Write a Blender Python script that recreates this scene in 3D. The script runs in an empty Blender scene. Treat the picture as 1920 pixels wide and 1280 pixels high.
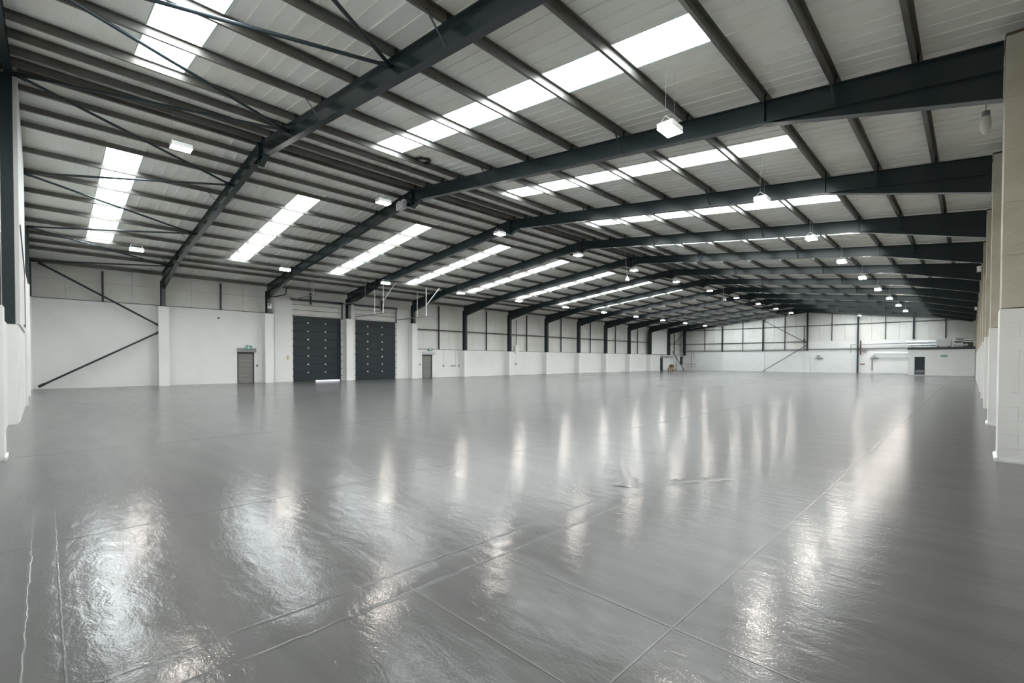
import bpy, math, random
from mathutils import Vector, Matrix
random.seed(7)
S = bpy.context.scene
COL = S.collection

# ---------------------------------------------------------------- camera, world, exposure
FPX, PPY = 870.84, 48.94
cam_d = bpy.data.cameras.new('camera')
cam = bpy.data.objects.new('camera', cam_d)
COL.objects.link(cam)
cam_d.sensor_fit = 'HORIZONTAL'
cam_d.sensor_width = 36.0
cam_d.lens = FPX / 1920 * 36
cam_d.shift_y = PPY / 1920
cam_d.clip_start, cam_d.clip_end = 0.02, 300
cam.matrix_world = (Matrix.Translation((34.545, 1.025, 1.59)) @ Matrix.Rotation(math.radians(44.663), 4, 'Z')
                    @ Matrix.Rotation(math.radians(90 - 0.90), 4, 'X') @ Matrix.Rotation(math.radians(0.141), 4, 'Z'))
S.camera = cam

W_STRENGTH = 0.6
wd = bpy.data.worlds.new('overcast_sky')
S.world = wd
wd.use_nodes = True
wd.node_tree.nodes['Background'].inputs[0].default_value = (0.80, 0.88, 1.0, 1)
wd.node_tree.nodes['Background'].inputs[1].default_value = W_STRENGTH

SKYLIGHT_E, LAMP_E = 4.1, 66.0
S.view_settings.view_transform = 'Standard'
S.view_settings.look = 'None'
S.view_settings.exposure = 1.98
S.view_settings.gamma = 1.0
S.view_settings.use_curve_mapping = False
S.cycles.max_bounces = 12
S.cycles.diffuse_bounces = 8
S.cycles.glossy_bounces = 4
S.cycles.sample_clamp_indirect = 6.0
S.cycles.caustics_reflective = True

# ---------------------------------------------------------------- materials
def new_mat(name):
    m = bpy.data.materials.new(name)
    m.use_nodes = True
    nt = m.node_tree
    return m, nt, nt.nodes['Principled BSDF']

def paint(name, col, rough=0.5, metal=0.0, spec=0.5, dirt=None, dirt_scale=1.0, dirt_amt=0.35, bump=0.0, bump_scale=40,
          stretch=(1, 1, 1), lo=0.45, hi=0.7):
    m, nt, b = new_mat(name)
    b.inputs['Base Color'].default_value = (*col, 1)
    b.inputs['Roughness'].default_value = rough
    b.inputs['Metallic'].default_value = metal
    b.inputs['Specular IOR Level'].default_value = spec
    if dirt or bump:
        g = nt.nodes.new('ShaderNodeNewGeometry')
        mp = nt.nodes.new('ShaderNodeMapping')
        mp.inputs['Scale'].default_value = stretch
        nt.links.new(g.outputs['Position'], mp.inputs['Vector'])
    if dirt:
        n = nt.nodes.new('ShaderNodeTexNoise')
        n.inputs['Scale'].default_value = dirt_scale
        n.inputs['Detail'].default_value = 6
        n.inputs['Roughness'].default_value = 0.6
        nt.links.new(mp.outputs[0], n.inputs['Vector'])
        r = nt.nodes.new('ShaderNodeValToRGB')
        r.color_ramp.elements[0].position = lo
        r.color_ramp.elements[1].position = hi
        r.color_ramp.elements[0].color = (*col, 1)
        r.color_ramp.elements[1].color = (*[c * (1 - dirt_amt) + d * dirt_amt for c, d in zip(col, dirt)], 1)
        nt.links.new(n.outputs['Fac'], r.inputs[0])
        nt.links.new(r.outputs[0], b.inputs['Base Color'])
    if bump:
        n2 = nt.nodes.new('ShaderNodeTexNoise')
        n2.inputs['Scale'].default_value = bump_scale
        n2.inputs['Detail'].default_value = 3
        nt.links.new(g.outputs['Position'], n2.inputs['Vector'])
        bp = nt.nodes.new('ShaderNodeBump')
        bp.inputs['Strength'].default_value = bump
        bp.inputs['Distance'].default_value = 0.02
        nt.links.new(n2.outputs['Fac'], bp.inputs['Height'])
        nt.links.new(bp.outputs[0], b.inputs['Normal'])
    return m

def glow(name, col, e):
    m, nt, b = new_mat(name)
    b.inputs['Base Color'].default_value = (0.8, 0.8, 0.8, 1)
    b.inputs['Roughness'].default_value = 0.4
    b.inputs['Emission Color'].default_value = (*col, 1)
    b.inputs['Emission Strength'].default_value = e
    return m

M = {}
M['steel'] = paint('anthracite_steel_paint', (0.019, 0.031, 0.036), 0.24, spec=0.5)
M['post'] = paint('dark_post_paint', (0.025, 0.03, 0.032), 0.45)
M['rod'] = paint('blue_black_rod_paint', (0.016, 0.028, 0.036), 0.35)
M['purlin'] = paint('galvanised_purlin', (0.165, 0.165, 0.155), 0.45, metal=0.4, dirt=(0.06, 0.032, 0.014), dirt_scale=1.6,
                    dirt_amt=0.62, stretch=(3, 0.7, 3), lo=0.42, hi=0.72)
M['liner'] = paint('pale_roof_liner', (0.89, 0.90, 0.87), 0.5, dirt=(0.68, 0.64, 0.50), dirt_scale=0.35, dirt_amt=0.45,
                   stretch=(1, 1.6, 1), lo=0.42, hi=0.72)
M['clad'] = paint('grey_white_cladding', (0.75, 0.75, 0.72), 0.5, dirt=(0.45, 0.42, 0.33), dirt_scale=0.5, dirt_amt=0.3)
M['white'] = paint('white_wall_paint', (0.80, 0.805, 0.795), 0.55, dirt=(0.62, 0.61, 0.58), dirt_scale=0.6, dirt_amt=0.25,
                   bump=0.25, bump_scale=9)
M['concrete'] = paint('bare_beige_concrete', (0.52, 0.50, 0.43), 0.8, dirt=(0.36, 0.32, 0.22), dirt_scale=1.6, dirt_amt=0.5,
                      bump=0.4, bump_scale=22)
M['mortar'] = paint('pale_mortar', (0.50, 0.47, 0.40), 0.85)
M['rightclad'] = paint('weathered_right_cladding', (0.42, 0.38, 0.26), 0.6, dirt=(0.3, 0.26, 0.16), dirt_scale=0.7)
M['doorblue'] = paint('dark_slate_door', (0.008, 0.018, 0.025), 0.5, bump=0.1, bump_scale=3)
M['shutter'] = paint('galvanised_shutter', (0.26, 0.255, 0.24), 0.45, metal=0.3)
M['metal'] = paint('bright_metal', (0.55, 0.56, 0.57), 0.3, metal=0.8)
M['duct'] = paint('foil_duct', (0.80, 0.81, 0.82), 0.28, metal=0.6)
M['lightgrey'] = paint('light_grey_plastic', (0.55, 0.56, 0.57), 0.5)
M['whiteplastic'] = paint('white_plastic', (0.82, 0.82, 0.80), 0.4)
M['black'] = paint('black_rubber', (0.012, 0.012, 0.012), 0.6)
M['grey'] = paint('mid_grey_paint', (0.25, 0.25, 0.26), 0.5)
M['red'] = paint('red_oxide_pipe_paint', (0.13, 0.05, 0.045), 0.5)
M['yellow'] = paint('yellow_plastic', (0.6, 0.45, 0.08), 0.5)
M['green'] = paint('exit_sign_green', (0.02, 0.22, 0.14), 0.45)
M['brown'] = paint('brown_flashing', (0.09, 0.07, 0.045), 0.6)
M['tan'] = paint('tan_board', (0.42, 0.34, 0.22), 0.7)
M['lamp'] = glow('lamp_diffuser', (1.0, 0.92, 0.84), LAMP_E)
M['skylight'] = glow('translucent_rooflight', (0.91, 0.98, 1.0), SKYLIGHT_E)
M['skyedge'] = paint('rooflight_flashing', (0.45, 0.56, 0.52), 0.4)
M['gap'] = glow('daylight_gap', (0.9, 0.93, 1.0), 1.2)

def floor_material():
    m, nt, b = new_mat('grey_epoxy_floor')
    N, L = nt.nodes, nt.links
    g = N.new('ShaderNodeNewGeometry')
    def noise(scale, detail, sx=1, sy=1, rough=0.5, dist=0.0):
        mp = N.new('ShaderNodeMapping')
        mp.inputs['Scale'].default_value = (sx, sy, 1)
        L.new(g.outputs['Position'], mp.inputs['Vector'])
        n = N.new('ShaderNodeTexNoise')
        n.inputs['Scale'].default_value = scale
        n.inputs['Detail'].default_value = detail
        n.inputs['Roughness'].default_value = rough
        n.inputs['Distortion'].default_value = dist
        L.new(mp.outputs[0], n.inputs['Vector'])
        return n.outputs['Fac']
    def mr(v, a, b2, c, d):
        n = N.new('ShaderNodeMapRange')
        for i, q in enumerate((a, b2, c, d)):
            n.inputs[i + 1].default_value = q
        L.new(v, n.inputs[0])
        return n.outputs[0]
    big = noise(0.5, 5, 1, 1, 0.6, 0.6)
    streak = noise(1.6, 5, 0.35, 2.2, 0.6, 0.3)
    mix = N.new('ShaderNodeMixRGB')
    mix.inputs[1].default_value = (0.094, 0.094, 0.0935, 1)
    mix.inputs[2].default_value = (0.124, 0.124, 0.1235, 1)
    L.new(mr(streak, 0.35, 0.7, 0, 1), mix.inputs[0])
    L.new(mix.outputs[0], b.inputs['Base Color'])
    add = N.new('ShaderNodeMath'); add.operation = 'ADD'
    L.new(mr(big, 0.3, 0.7, 0.03, 0.08), add.inputs[0])
    L.new(mr(streak, 0.3, 0.75, 0.0, 0.05), add.inputs[1])
    L.new(add.outputs[0], b.inputs['Coat Roughness'])
    b.inputs['Coat Weight'].default_value = 0.6
    b.inputs['Coat IOR'].default_value = 1.34
    b.inputs['Roughness'].default_value = 0.42
    b.inputs['Specular IOR Level'].default_value = 0.16
    b.inputs['IOR'].default_value = 1.5
    # relief: orange peel, roller marks, slow undulation
    peel = noise(55, 3)
    roll = noise(5.5, 6, 0.7, 1.4, 0.6, 0.5)
    slow = noise(0.9, 3, 1, 1, 0.5, 0.8)
    b1 = N.new('ShaderNodeBump'); b1.inputs['Distance'].default_value = 0.0014; b1.inputs['Strength'].default_value = 0.55
    L.new(peel, b1.inputs['Height'])
    b2 = N.new('ShaderNodeBump'); b2.inputs['Distance'].default_value = 0.0070; b2.inputs['Strength'].default_value = 0.6
    L.new(roll, b2.inputs['Height']); L.new(b1.outputs[0], b2.inputs['Normal'])
    b3 = N.new('ShaderNodeBump'); b3.inputs['Distance'].default_value = 0.008; b3.inputs['Strength'].default_value = 0.6
    L.new(slow, b3.inputs['Height']); L.new(b2.outputs[0], b3.inputs['Normal'])
    L.new(b3.outputs[0], b.inputs['Coat Normal'])
    L.new(b3.outputs[0], b.inputs['Normal'])
    return m
M['floor'] = floor_material()

# ---------------------------------------------------------------- mesh helpers
# things measured on the left wall's face: the face stands at x = WX behind the columns
WX = -0.70
KW = (34.545 - WX) / (34.545 + 0.20)
def ky(y): return 1.025 + (y - 1.025) * KW
def kz(z): return z * min(1.0, 1.0) if z < .12 else 1.59 + (z - 1.59) * KW
ON_WALL = [False]
class MB:
    def __init__(self):
        self.v, self.f = [], []
    def hexa(self, p):
        """p: 8 corners, bottom 4 then top 4, same turn"""
        n = len(self.v)
        self.v += [tuple(q) for q in p]
        for f in ((3, 2, 1, 0), (4, 5, 6, 7), (0, 1, 5, 4), (1, 2, 6, 5), (2, 3, 7, 6), (3, 0, 4, 7)):
            self.f.append(tuple(n + i for i in f))
        return self
    def box(self, x0, x1, y0, y1, z0, z1):
        return self.hexa([(x0, y0, z0), (x1, y0, z0), (x1, y1, z0), (x0, y1, z0),
                          (x0, y0, z1), (x1, y0, z1), (x1, y1, z1), (x0, y1, z1)])
    def slab(self, x0, zt0, zb0, x1, zt1, zb1, y0, y1):
        """a box whose top and bottom run from (x0) to (x1) at given heights"""
        return self.hexa([(x0, y0, zb0), (x1, y0, zb1), (x1, y1, zb1), (x0, y1, zb0),
                          (x0, y0, zt0), (x1, y0, zt1), (x1, y1, zt1), (x0, y1, zt0)])
    def poly_y(self, pts, y0, y1):
        """prism: polygon in XZ (anticlockwise seen from -Y) swept from y0 to y1"""
        n, k = len(self.v), len(pts)
        self.v += [(x, y0, z) for x, z in pts] + [(x, y1, z) for x, z in pts]
        self.f.append(tuple(range(n, n + k)))
        self.f.append(tuple(range(n + 2 * k - 1, n + k - 1, -1)))
        for i in range(k):
            j = (i + 1) % k
            self.f.append((n + j, n + i, n + k + i, n + k + j))
        return self
    def tube(self, a, b, r, seg=8, r2=None):
        a, b = Vector(a), Vector(b)
        d = (b - a).normalized()
        u = d.cross(Vector((0, 0, 1)))
        if u.length < 1e-3:
            u = Vector((1, 0, 0))
        u.normalize()
        w = d.cross(u)
        r2 = r if r2 is None else r2
        n = len(self.v)
        for p, rr in ((a, r), (b, r2)):
            for i in range(seg):
                t = 2 * math.pi * i / seg
                self.v.append(tuple(p + (u * math.cos(t) + w * math.sin(t)) * rr))
        for i in range(seg):
            j = (i + 1) % seg
            self.f.append((n + i, n + j, n + seg + j, n + seg + i))
        self.f.append(tuple(n + i for i in range(seg))[::-1])
        self.f.append(tuple(n + seg + i for i in range(seg)))
        return self
    def bar(self, a, b, w, h):
        """rectangular bar between two points"""
        a, b = Vector(a), Vector(b)
        d = (b - a).normalized()
        u = d.cross(Vector((0, 0, 1)))
        if u.length < 1e-3:
            u = Vector((1, 0, 0))
        u.normalize(); k = d.cross(u).normalized()
        u, k = u * w / 2, k * h / 2
        return self.hexa([a - u - k, a + u - k, a + u + k, a - u + k, b - u - k, b + u - k, b + u + k, b - u + k])
    def lathe(self, c, prof, seg=12):
        n, k = len(self.v), len(prof)
        for r, z in prof:
            for i in range(seg):
                t = 2 * math.pi * i / seg
                self.v.append((c[0] + r * math.cos(t), c[1] + r * math.sin(t), c[2] + z))
        for q in range(k - 1):
            for i in range(seg):
                j = (i + 1) % seg
                self.f.append((n + q * seg + i, n + q * seg + j, n + (q + 1) * seg + j, n + (q + 1) * seg + i))
        self.f.append(tuple(n + i for i in range(seg))[::-1])
        self.f.append(tuple(n + (k - 1) * seg + i for i in range(seg)))
        return self
    def mesh(self, name, mat):
        me = bpy.data.meshes.new(name)
        v = [(x + WX + .20, ky(y), kz(z)) for x, y, z in self.v] if ON_WALL[0] else self.v
        me.from_pydata(v, [], self.f)
        me.materials.append(mat)
        me.update()
        return me
    def add(self, name, mat, parent=None):
        return link(name, self.mesh(name, mat), parent)

def fix_normals(me):
    import bmesh
    bm = bmesh.new(); bm.from_mesh(me)
    bmesh.ops.recalc_face_normals(bm, faces=bm.faces)
    bm.to_mesh(me); bm.free()

def link(name, me, parent=None, loc=None, scale=None):
    o = bpy.data.objects.new(name, me)
    COL.objects.link(o)
    if parent is not None:
        o.parent = parent
        p = parent.get('_base')
        if p is not None and loc is None:
            o.location = (-p[0], -p[1], -p[2])
        elif p is not None:
            o.location = (loc[0] - p[0], loc[1] - p[1], loc[2] - p[2])
        elif loc is not None:
            o.location = loc
    elif loc is not None:
        o.location = loc
    if scale is not None:
        o.scale = scale
    return o

def thing(name, label, cat, loc, group=None, kind=None):
    """Empty at the thing's base; parts given in world coordinates are put back by _base"""
    o = bpy.data.objects.new(name, None)
    COL.objects.link(o)
    o.location = loc
    o.empty_display_size = 0.2
    o['_base'] = [float(c) for c in loc]
    o['label'] = label
    o['category'] = cat
    if group: o['group'] = group
    if kind: o['kind'] = kind
    return o

def tag(o, label, cat=None, group=None, kind=None):
    o['label'] = label
    if cat: o['category'] = cat
    if group: o['group'] = group
    if kind: o['kind'] = kind
    return o

# ---------------------------------------------------------------- the building's own measures (metres)
YF = [0.45, 6.19, 12.08, 17.93, 23.89, 29.73, 35.81, 41.84, 48.0, 54.0, 60.0, 66.07, 72.23, 77.9]
XL, XR, XW = -0.40, 34.86, 35.70     # left column outer line, right column face, right wall
RX, RZ = 17.74, 8.73                 # ridge of the rafters' top
SL, SR = 0.1085, 0.1143
def zr(x): return RZ - (RX - x) * SL if x < RX else RZ - (x - RX) * SR
PH = 0.18                            # purlin height
def zs(x): return zr(x) + PH
ORD = ['first', 'second', 'third', 'fourth', 'fifth', 'sixth', 'seventh', 'eighth', 'ninth', 'tenth', 'eleventh', 'twelfth', 'thirteenth', 'fourteenth']
YN, YE = 0.45, 78.0

# ---------------------------------------------------------------- floor
fl = MB().box(-1.2, 36.1, -0.1, 78.3, -0.2, 0.0).add('floor', M['floor'])
tag(fl, 'glossy grey painted warehouse floor', kind='structure')
def ridge(name, pts, w, h, mat=M['floor']):
    """a low irregular bead of floor filler along a polyline"""
    mb = MB()
    n = len(pts)
    for i, (x, y) in enumerate(pts):
        a = pts[max(0, i - 1)]; b = pts[min(n - 1, i + 1)]
        d = Vector((b[0] - a[0], b[1] - a[1], 0)).normalized()
        s = Vector((-d.y, d.x, 0))
        ww = w * random.uniform(0.75, 1.3)
        for t, z in ((-1, 0.0005), (-0.45, h), (0.45, h * random.uniform(.8, 1.1)), (1, 0.0005)):
            p = Vector((x, y, z)) + s * t * ww / 2
            mb.v.append(tuple(p))
    for i in range(n - 1):
        for k in range(3):
            q = i * 4 + k
            mb.f.append((q, q + 4, q + 5, q + 1))
    me = mb.mesh(name, mat); fix_normals(me)
    for p in me.polygons: p.use_smooth = True
    return link(name, me, fl)
def wig(a, b, n, j):
    return [(a[0] + (b[0] - a[0]) * i / n + random.uniform(-j, j), a[1] + (b[1] - a[1]) * i / n + random.uniform(-j, j)) for i in range(n + 1)]
ridge('floor_patch', wig((31.66, 0.6), (31.66, 6.2), 40, 0.012), 0.30, 0.0025)
ridge('floor_patch', wig((31.52, 0.6), (31.52, 6.4), 60, 0.010), 0.05, 0.0035)
ridge('floor_patch', wig((31.83, 0.6), (31.83, 5.6), 60, 0.010), 0.04, 0.003)
ridge('floor_patch', wig((31.5, 6.2), (30.4, 7.6), 14, 0.05), 0.25, 0.006)
ridge('floor_patch', wig((31.6, 6.4), (32.2, 7.6), 14, 0.05), 0.20, 0.005)
ridge('floor_patch', wig((27.5, 0.95), (32.4, 0.93), 60, 0.006), 0.02, 0.003)
ridge('floor_patch', wig((27.5, 1.10), (32.4, 1.09), 60, 0.003), 0.015, 0.002)
ridge('floor_patch', wig((27.5, 1.025), (32.4, 1.01), 30, 0.002), 0.12, 0.002)
joint_mat = paint('floor_joint', (0.17, 0.17, 0.168), 0.25)
for y in (2.82, 3.65, 35.81, 54.0):
    MB().box(0.1 if y > 5 else 31.9, 34.6, y - 0.006, y + 0.006, 0.0006, 0.0018).add('floor_joint', joint_mat, fl)
for x in (11.8, 23.6, 28.9, 33.3):
    MB().box(x - 0.005, x + 0.005, 0.7, 77.0, 0.0006, 0.0018).add('floor_joint', joint_mat, fl)

# ---------------------------------------------------------------- roof: outer skin, liner panels, rooflights, purlins
skin = MB()
skin.slab(-1.2, zs(-1.2) + .30, zs(-1.2) + .12, RX, zs(RX) + .30, zs(RX) + .12, -0.1, 78.3)
skin.slab(RX, zs(RX) + .30, zs(RX) + .12, 36.1, zs(36.1) + .30, zs(36.1) + .12, -0.1, 78.3)
ceil = skin.add('ceiling', M['liner'])
tag(ceil, 'pale ribbed sheet roof lining between the steel frames', kind='structure')

def panel_mesh(x0, x1, w, mat, ribs=True, name='roof_panel'):
    """liner panel of width w (along Y, origin at its low-Y edge), x0..x1 in world X, absolute Z"""
    mb = MB()
    mb.slab(x0, zs(x0) + .075, zs(x0) + .028, x1, zs(x1) + .075, zs(x1) + .028, 0, w)
    if ribs:
        k = max(1, round(w / 0.333))
        for i in range(k + 1):
            y = w * i / k
            e = 0.022 if i in (0, k) else 0.014
            h = 0.028 if i in (0, k) else 0.016
            a, b = max(0.0, y - e), min(w, y + e)
            mb.slab(x0, zs(x0) + .03, zs(x0) + .028 - h, x1, zs(x1) + .03, zs(x1) + .028 - h, a, b)
    return mb.mesh(name, mat)
XLE, XRE = -1.10, 36.0
SKL, SKR = (4.18, 14.62), (20.80, 31.25)
P = {}
for side, (xa, xb) in (('l', (XLE, RX)), ('r', (RX, XRE))):
    P[side, 'full'] = panel_mesh(xa, xb, 1.0, M['liner'])
for side, pieces in (('l', ((XLE, SKL[0]), (SKL[1], RX))), ('r', ((RX, SKR[0]), (SKR[1], XRE)))):
    for i, (a, b) in enumerate(pieces):
        P[side, 'part', i] = panel_mesh(a, b, 1.0, M['liner'])
def rooflight(side):
    a, b = SKL if side == 'l' else SKR
    mb = MB()
    mb.slab(a, zs(a) + .07, zs(a) + .05, b, zs(b) + .07, zs(b) + .05, 0.02, 0.98)
    fr = MB()
    for y0, y1 in ((0.0, 0.03), (0.97, 1.0)):
        fr.slab(a, zs(a) + .09, zs(a) + .004, b, zs(b) + .09, zs(b) + .004, y0, y1)
    return mb.mesh('rooflight_sheet', M['skylight']), fr.mesh('flashing', M['skyedge'])
RL = {s: rooflight(s) for s in 'lr'}
mids = [(max(YF[i], 0.3) + YF[i + 1]) / 2 for i in range(13)]
mids[0] = 3.05
wn = 0
last = {'l': 0.0, 'r': 0.0}
for i, m in enumerate(mids):
    for side in 'lr':
        for k in (-2, -1, 1, 2):
            y0 = m - 0.5 + k
            if y0 + 1 < 0.2: continue
            link('roof_panel', P[side, 'full'], ceil, (0, y0, 0))
        # joining panel from the last one to this bay's first
        y0 = last[side]; y1 = m - 2.5
        if y1 - y0 > 0.02:
            link('roof_panel', P[side, 'full'], ceil, (0, y0, 0), (1, y1 - y0, 1))
        last[side] = m + 2.5
        for q in (0, 1):
            link('roof_panel', P[side, 'part', q], ceil, (0, m - 0.5, 0))
        wn += 1
        sidew = 'left' if side == 'l' else 'right'
        where = ('in the bay nearest the camera' if i == 0 else 'in the farthest bay by the end wall' if i == 12
                 else 'in the %s bay from the camera' % ORD[i])
        w = thing('window_%d' % wn, 'glowing white rooflight strip on the %s roof slope %s' % (sidew, where), 'rooflight',
                  (SKL[0] if side == 'l' else SKR[0], m - .5, zs(SKL[0] if side == 'l' else SKR[0])),
                  'rooflights in the roof slopes', 'structure')
        sh = link('pane', RL[side][0], w, (0, m - 0.5, 0))
        link('flashing', RL[side][1], w, (0, m - 0.5, 0))
for side in 'lr':
    y0 = last[side]
    link('roof_panel', P[side, 'full'], ceil, (0, y0, 0), (1, 78.2 - y0, 1))

OFFS = [0.20, 1.02, 2.05, 3.04, 4.81, 6.56, 8.34, 10.09, 11.83, 13.56, 14.82, 16.05]
def purlin_mesh(slope, flip, name='purlin'):
    """Z section, unit length along Y, origin on the rafter's top"""
    mb = MB()
    f = flip
    def sl(x0, x1, z0, z1):
        mb.hexa([(x0, 0, z0 + x0 * slope), (x1, 0, z0 + x1 * slope), (x1, 1, z0 + x1 * slope), (x0, 1, z0 + x0 * slope),
                 (x0, 0, z1 + x0 * slope), (x1, 0, z1 + x1 * slope), (x1, 1, z1 + x1 * slope), (x0, 1, z1 + x0 * slope)])
    sl(-.003, .003, 0.0, PH - .002)
    a, b = sorted((0.003 * f, 0.068 * f)); sl(a, b, 0.0, .006)
    a, b = sorted((-0.003 * f, -0.065 * f)); sl(a, b, PH - .008, PH - .002)
    a, b = sorted((0.062 * f, 0.068 * f)); sl(a, b, 0.006, .024)
    return mb.mesh(name, M['purlin'])
PU = {'l': purlin_mesh(SL, 1), 'r': purlin_mesh(-SR, -1)}
far = MB()
for i in range(13):
    y0 = YF[i] if i else 0.35
    y1 = YF[i + 1]
    for side in 'lr':
        for o in OFFS:
            x = RX - o if side == 'l' else RX + o
            if i < 12:
                link('purlin', PU[side], ceil, (x, y0, zr(x)), (1, y1 - y0, 1))
            else:
                s = 1 if side == 'l' else -1
                far.box(x - .003, x + .003, y0, y1, zr(x), zr(x) + PH)
                a, b = sorted((x, x + .065 * s)); far.box(a, b, y0, y1, zr(x), zr(x) + .006)
    for side, x in (('l', -0.62), ('r', 35.2)):
        MB().box(x - .04, x + .04, y0, y1, zr(x) - .02, zr(x) + PH).add('eaves_beam', M['purlin'], ceil)
fo = far.add('purlin_row', M['purlin'], ceil)
fo['kind'] = 'stuff'

# ---------------------------------------------------------------- portal frames
def rafter_part(xa, xb, y, d=0.47, t=0.018, w=0.19):
    mb = MB()
    za, zb = zr(xa), zr(xb)
    mb.slab(xa, za, za - t, xb, zb, zb - t, y - w / 2, y + w / 2)
    mb.slab(xa, za - t, za - d + t, xb, zb - t, zb - d + t, y - .006, y + .006)
    mb.slab(xa, za - d + t, za - d, xb, zb - d + t, zb - d, y - w / 2, y + w / 2)
    return mb
def cleat_mesh():
    return MB().box(-.035, .035, -.045, .045, 0, .17).mesh('cleat', M['steel'])
CL = cleat_mesh()
RD = 0.47
frame_where = {1: 'resting on the pilaster beside the long corner brace', 2: 'at the pilaster just before the wider roller door',
               3: 'at the pilaster between the two roller doors', 4: 'at the pilaster just past the narrower roller door',
               5: 'first to land on the low wall beyond the roller doors', 6: 'on the pilaster beside the thin wall conduit'}
for n in range(1, 13):
    y = YF[n]
    lab = 'dark steel portal frame ' + frame_where.get(n, 'over the low left wall, %s frame from the camera' % ORD[n - 1])
    if n == 12: lab = 'last dark steel portal frame before the far end wall'
    fr = thing('portal_frame', lab, 'steel frame', (RX, y, 0), 'portal frames across the hall')
    rafter_part(-0.40, RX, y).add('rafter', M['steel'], fr)
    rafter_part(RX, XR, y).add('rafter', M['steel'], fr)
    # haunches
    for side in 'lr':
        xs, xe, zb = (4.20, 0.02, 5.86) if side == 'l' else (31.30, XR, 5.86)
        mb = MB()
        pts = [(xs, zr(xs) - RD), (xe, zr(xe) - RD), (xe, zb)] if side == 'l' else [(xs, zr(xs) - RD), (xe, zb), (xe, zr(xe) - RD)]
        mb.poly_y(pts, y - .006, y + .006)
        mb.slab(xs, zr(xs) - RD, zr(xs) - RD - .018, xe, zb, zb - .018, y - .095, y + .095)
        me = mb.mesh('haunch', M['steel']); fix_normals(me)
        link('haunch', me, fr)
        MB().box(xs - .01, xs + .01, y - .09, y + .09, zr(xs) - RD, zr(xs)).add('stiffener', M['steel'], fr)
    # apex plates and short apex haunch
    ap = MB()
    ap.box(RX - .02, RX + .02, y - .10, y + .10, zr(RX) - .74, zr(RX))
    ap.poly_y([(RX - .55, zr(RX - .55) - RD), (RX, zr(RX) - .72), (RX + .55, zr(RX + .55) - RD), (RX, zr(RX) - RD)], y - .006, y + .006)
    ap.slab(RX - .55, zr(RX - .55) - RD, zr(RX - .55) - RD - .016, RX, zr(RX) - .71, zr(RX) - .726, y - .09, y + .09)
    ap.slab(RX, zr(RX) - .71, zr(RX) - .726, RX + .55, zr(RX + .55) - RD, zr(RX + .55) - RD - .016, y - .09, y + .09)
    me = ap.mesh('ridge_plate', M['steel']); fix_normals(me)
    link('ridge_plate', me, fr)
    # left column (I section); the right column is cased in concrete
    zc = 4.76 if n <= 4 else 2.50
    c = MB()
    ztop = zr(-.3)
    c.box(-.46, -.442, y - .10, y + .10, zc, ztop - .4)
    c.box(0.0, .018, y - .10, y + .10, zc, zr(0) - .4)
    c.box(-.442, 0.0, y - .006, y + .006, zc, ztop - .4)
    c.box(-.442, 0.0, y - .09, y + .09, 5.86, 5.875)
    c.add('column', M['steel'], fr)
    # purlin cleats and fly braces
    for side in 'lr':
        s = -1 if side == 'l' else 1
        for k, o in enumerate(OFFS):
            x = RX + s * o
            link('cleat', CL, fr, (x, y, zr(x)))
        for o in (4.81, 10.09, 14.82):
            x = RX + s * o
            f = MB()
            f.bar((x, y - .05, zr(x) - RD + .04), (x, y - .48, zr(x) + .03), .04, .012)
            f.bar((x, y + .05, zr(x) - RD + .04), (x, y + .48, zr(x) + .03), .04, .012)
            f.add('fly_brace', M['steel'], fr)

# gable rafters, near and far
for nm, y, lab in (('near', 0.50, 'slim dark gable rafter along the near end wall'),
                   ('far', 77.72, 'slim dark gable rafter along the top of the far end wall')):
    t = thing('gable_rafter', lab, 'beam', (RX, y, zr(RX)), 'gable rafters')
    rafter_part(-0.4, RX, y, 0.24, .014, .14).add('beam', M['steel'], t)
    rafter_part(RX, XR, y, 0.24, .014, .14).add('beam', M['steel'], t)

# ---------------------------------------------------------------- roof bracing in the nearest bay
gx = [0.1, 5.7, 11.6, 17.8, 23.6, 29.4, 34.7]
fx = [2.0, 8.2, 14.4, 20.13, 25.92, 31.9]
names = ['over the left eaves', 'second from the left eaves', 'third from the left eaves', 'just left of the roof ridge',
         'right of the roof ridge', 'over the camera corner']
for i, x in enumerate(fx):
    for j, (g, w) in enumerate(((gx[i], 'leaning left'), (gx[i + 1], 'leaning right'))):
        a = Vector((x, YF[1] - .03, zr(x) - .13)); b = Vector((g, 0.62, zr(g) - .16))
        t = thing('roof_brace', 'blue-black tubular roof brace %s, %s' % (names[i], w), 'brace',
                  tuple(a), 'roof braces in the nearest bay')
        MB().tube(a, b, 0.038, 10).add('tube', M['rod'], t)
        d = (b - a).normalized()
        MB().bar(a - d * .06, a + d * .22, .012, .11).add('end_plate', M['rod'], t)
        MB().bar(b - d * .22, b + d * .06, .012, .11).add('end_plate', M['rod'], t)
def wall_brace(lab, a, b, r=.05, name='wall_brace', grp='wall braces'):
    t = thing(name, lab, 'brace', a, grp)
    a, b = Vector(a), Vector(b); d = (b - a).normalized()
    MB().tube(a, b, r, 10).add('tube', M['rod'], t)
    for p, q in ((a - d * .03, a + d * .25), (b - d * .25, b + d * .03)):
        MB().bar(p, q, .012, r * 2.6).add('end_plate', M['rod'], t)
wall_brace('upper diagonal brace falling across the near corner of the left wall', (-.08, .95, 6.62), (-.06, 6.0, 3.60), .055)
wall_brace('lower diagonal brace rising from the near left corner of the floor', (-.06, .90, .16), (-.06, 6.0, 3.25), .055)
wall_brace('upper diagonal brace on the left wall in the farthest bay', (-.12, 74.3, 4.5), (-.12, 77.6, 6.35), .045)
wall_brace('lower diagonal brace on the left wall in the farthest bay', (-.06, 73.2, 3.1), (-.06, 78.0 - .5, .05), .055)
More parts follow.
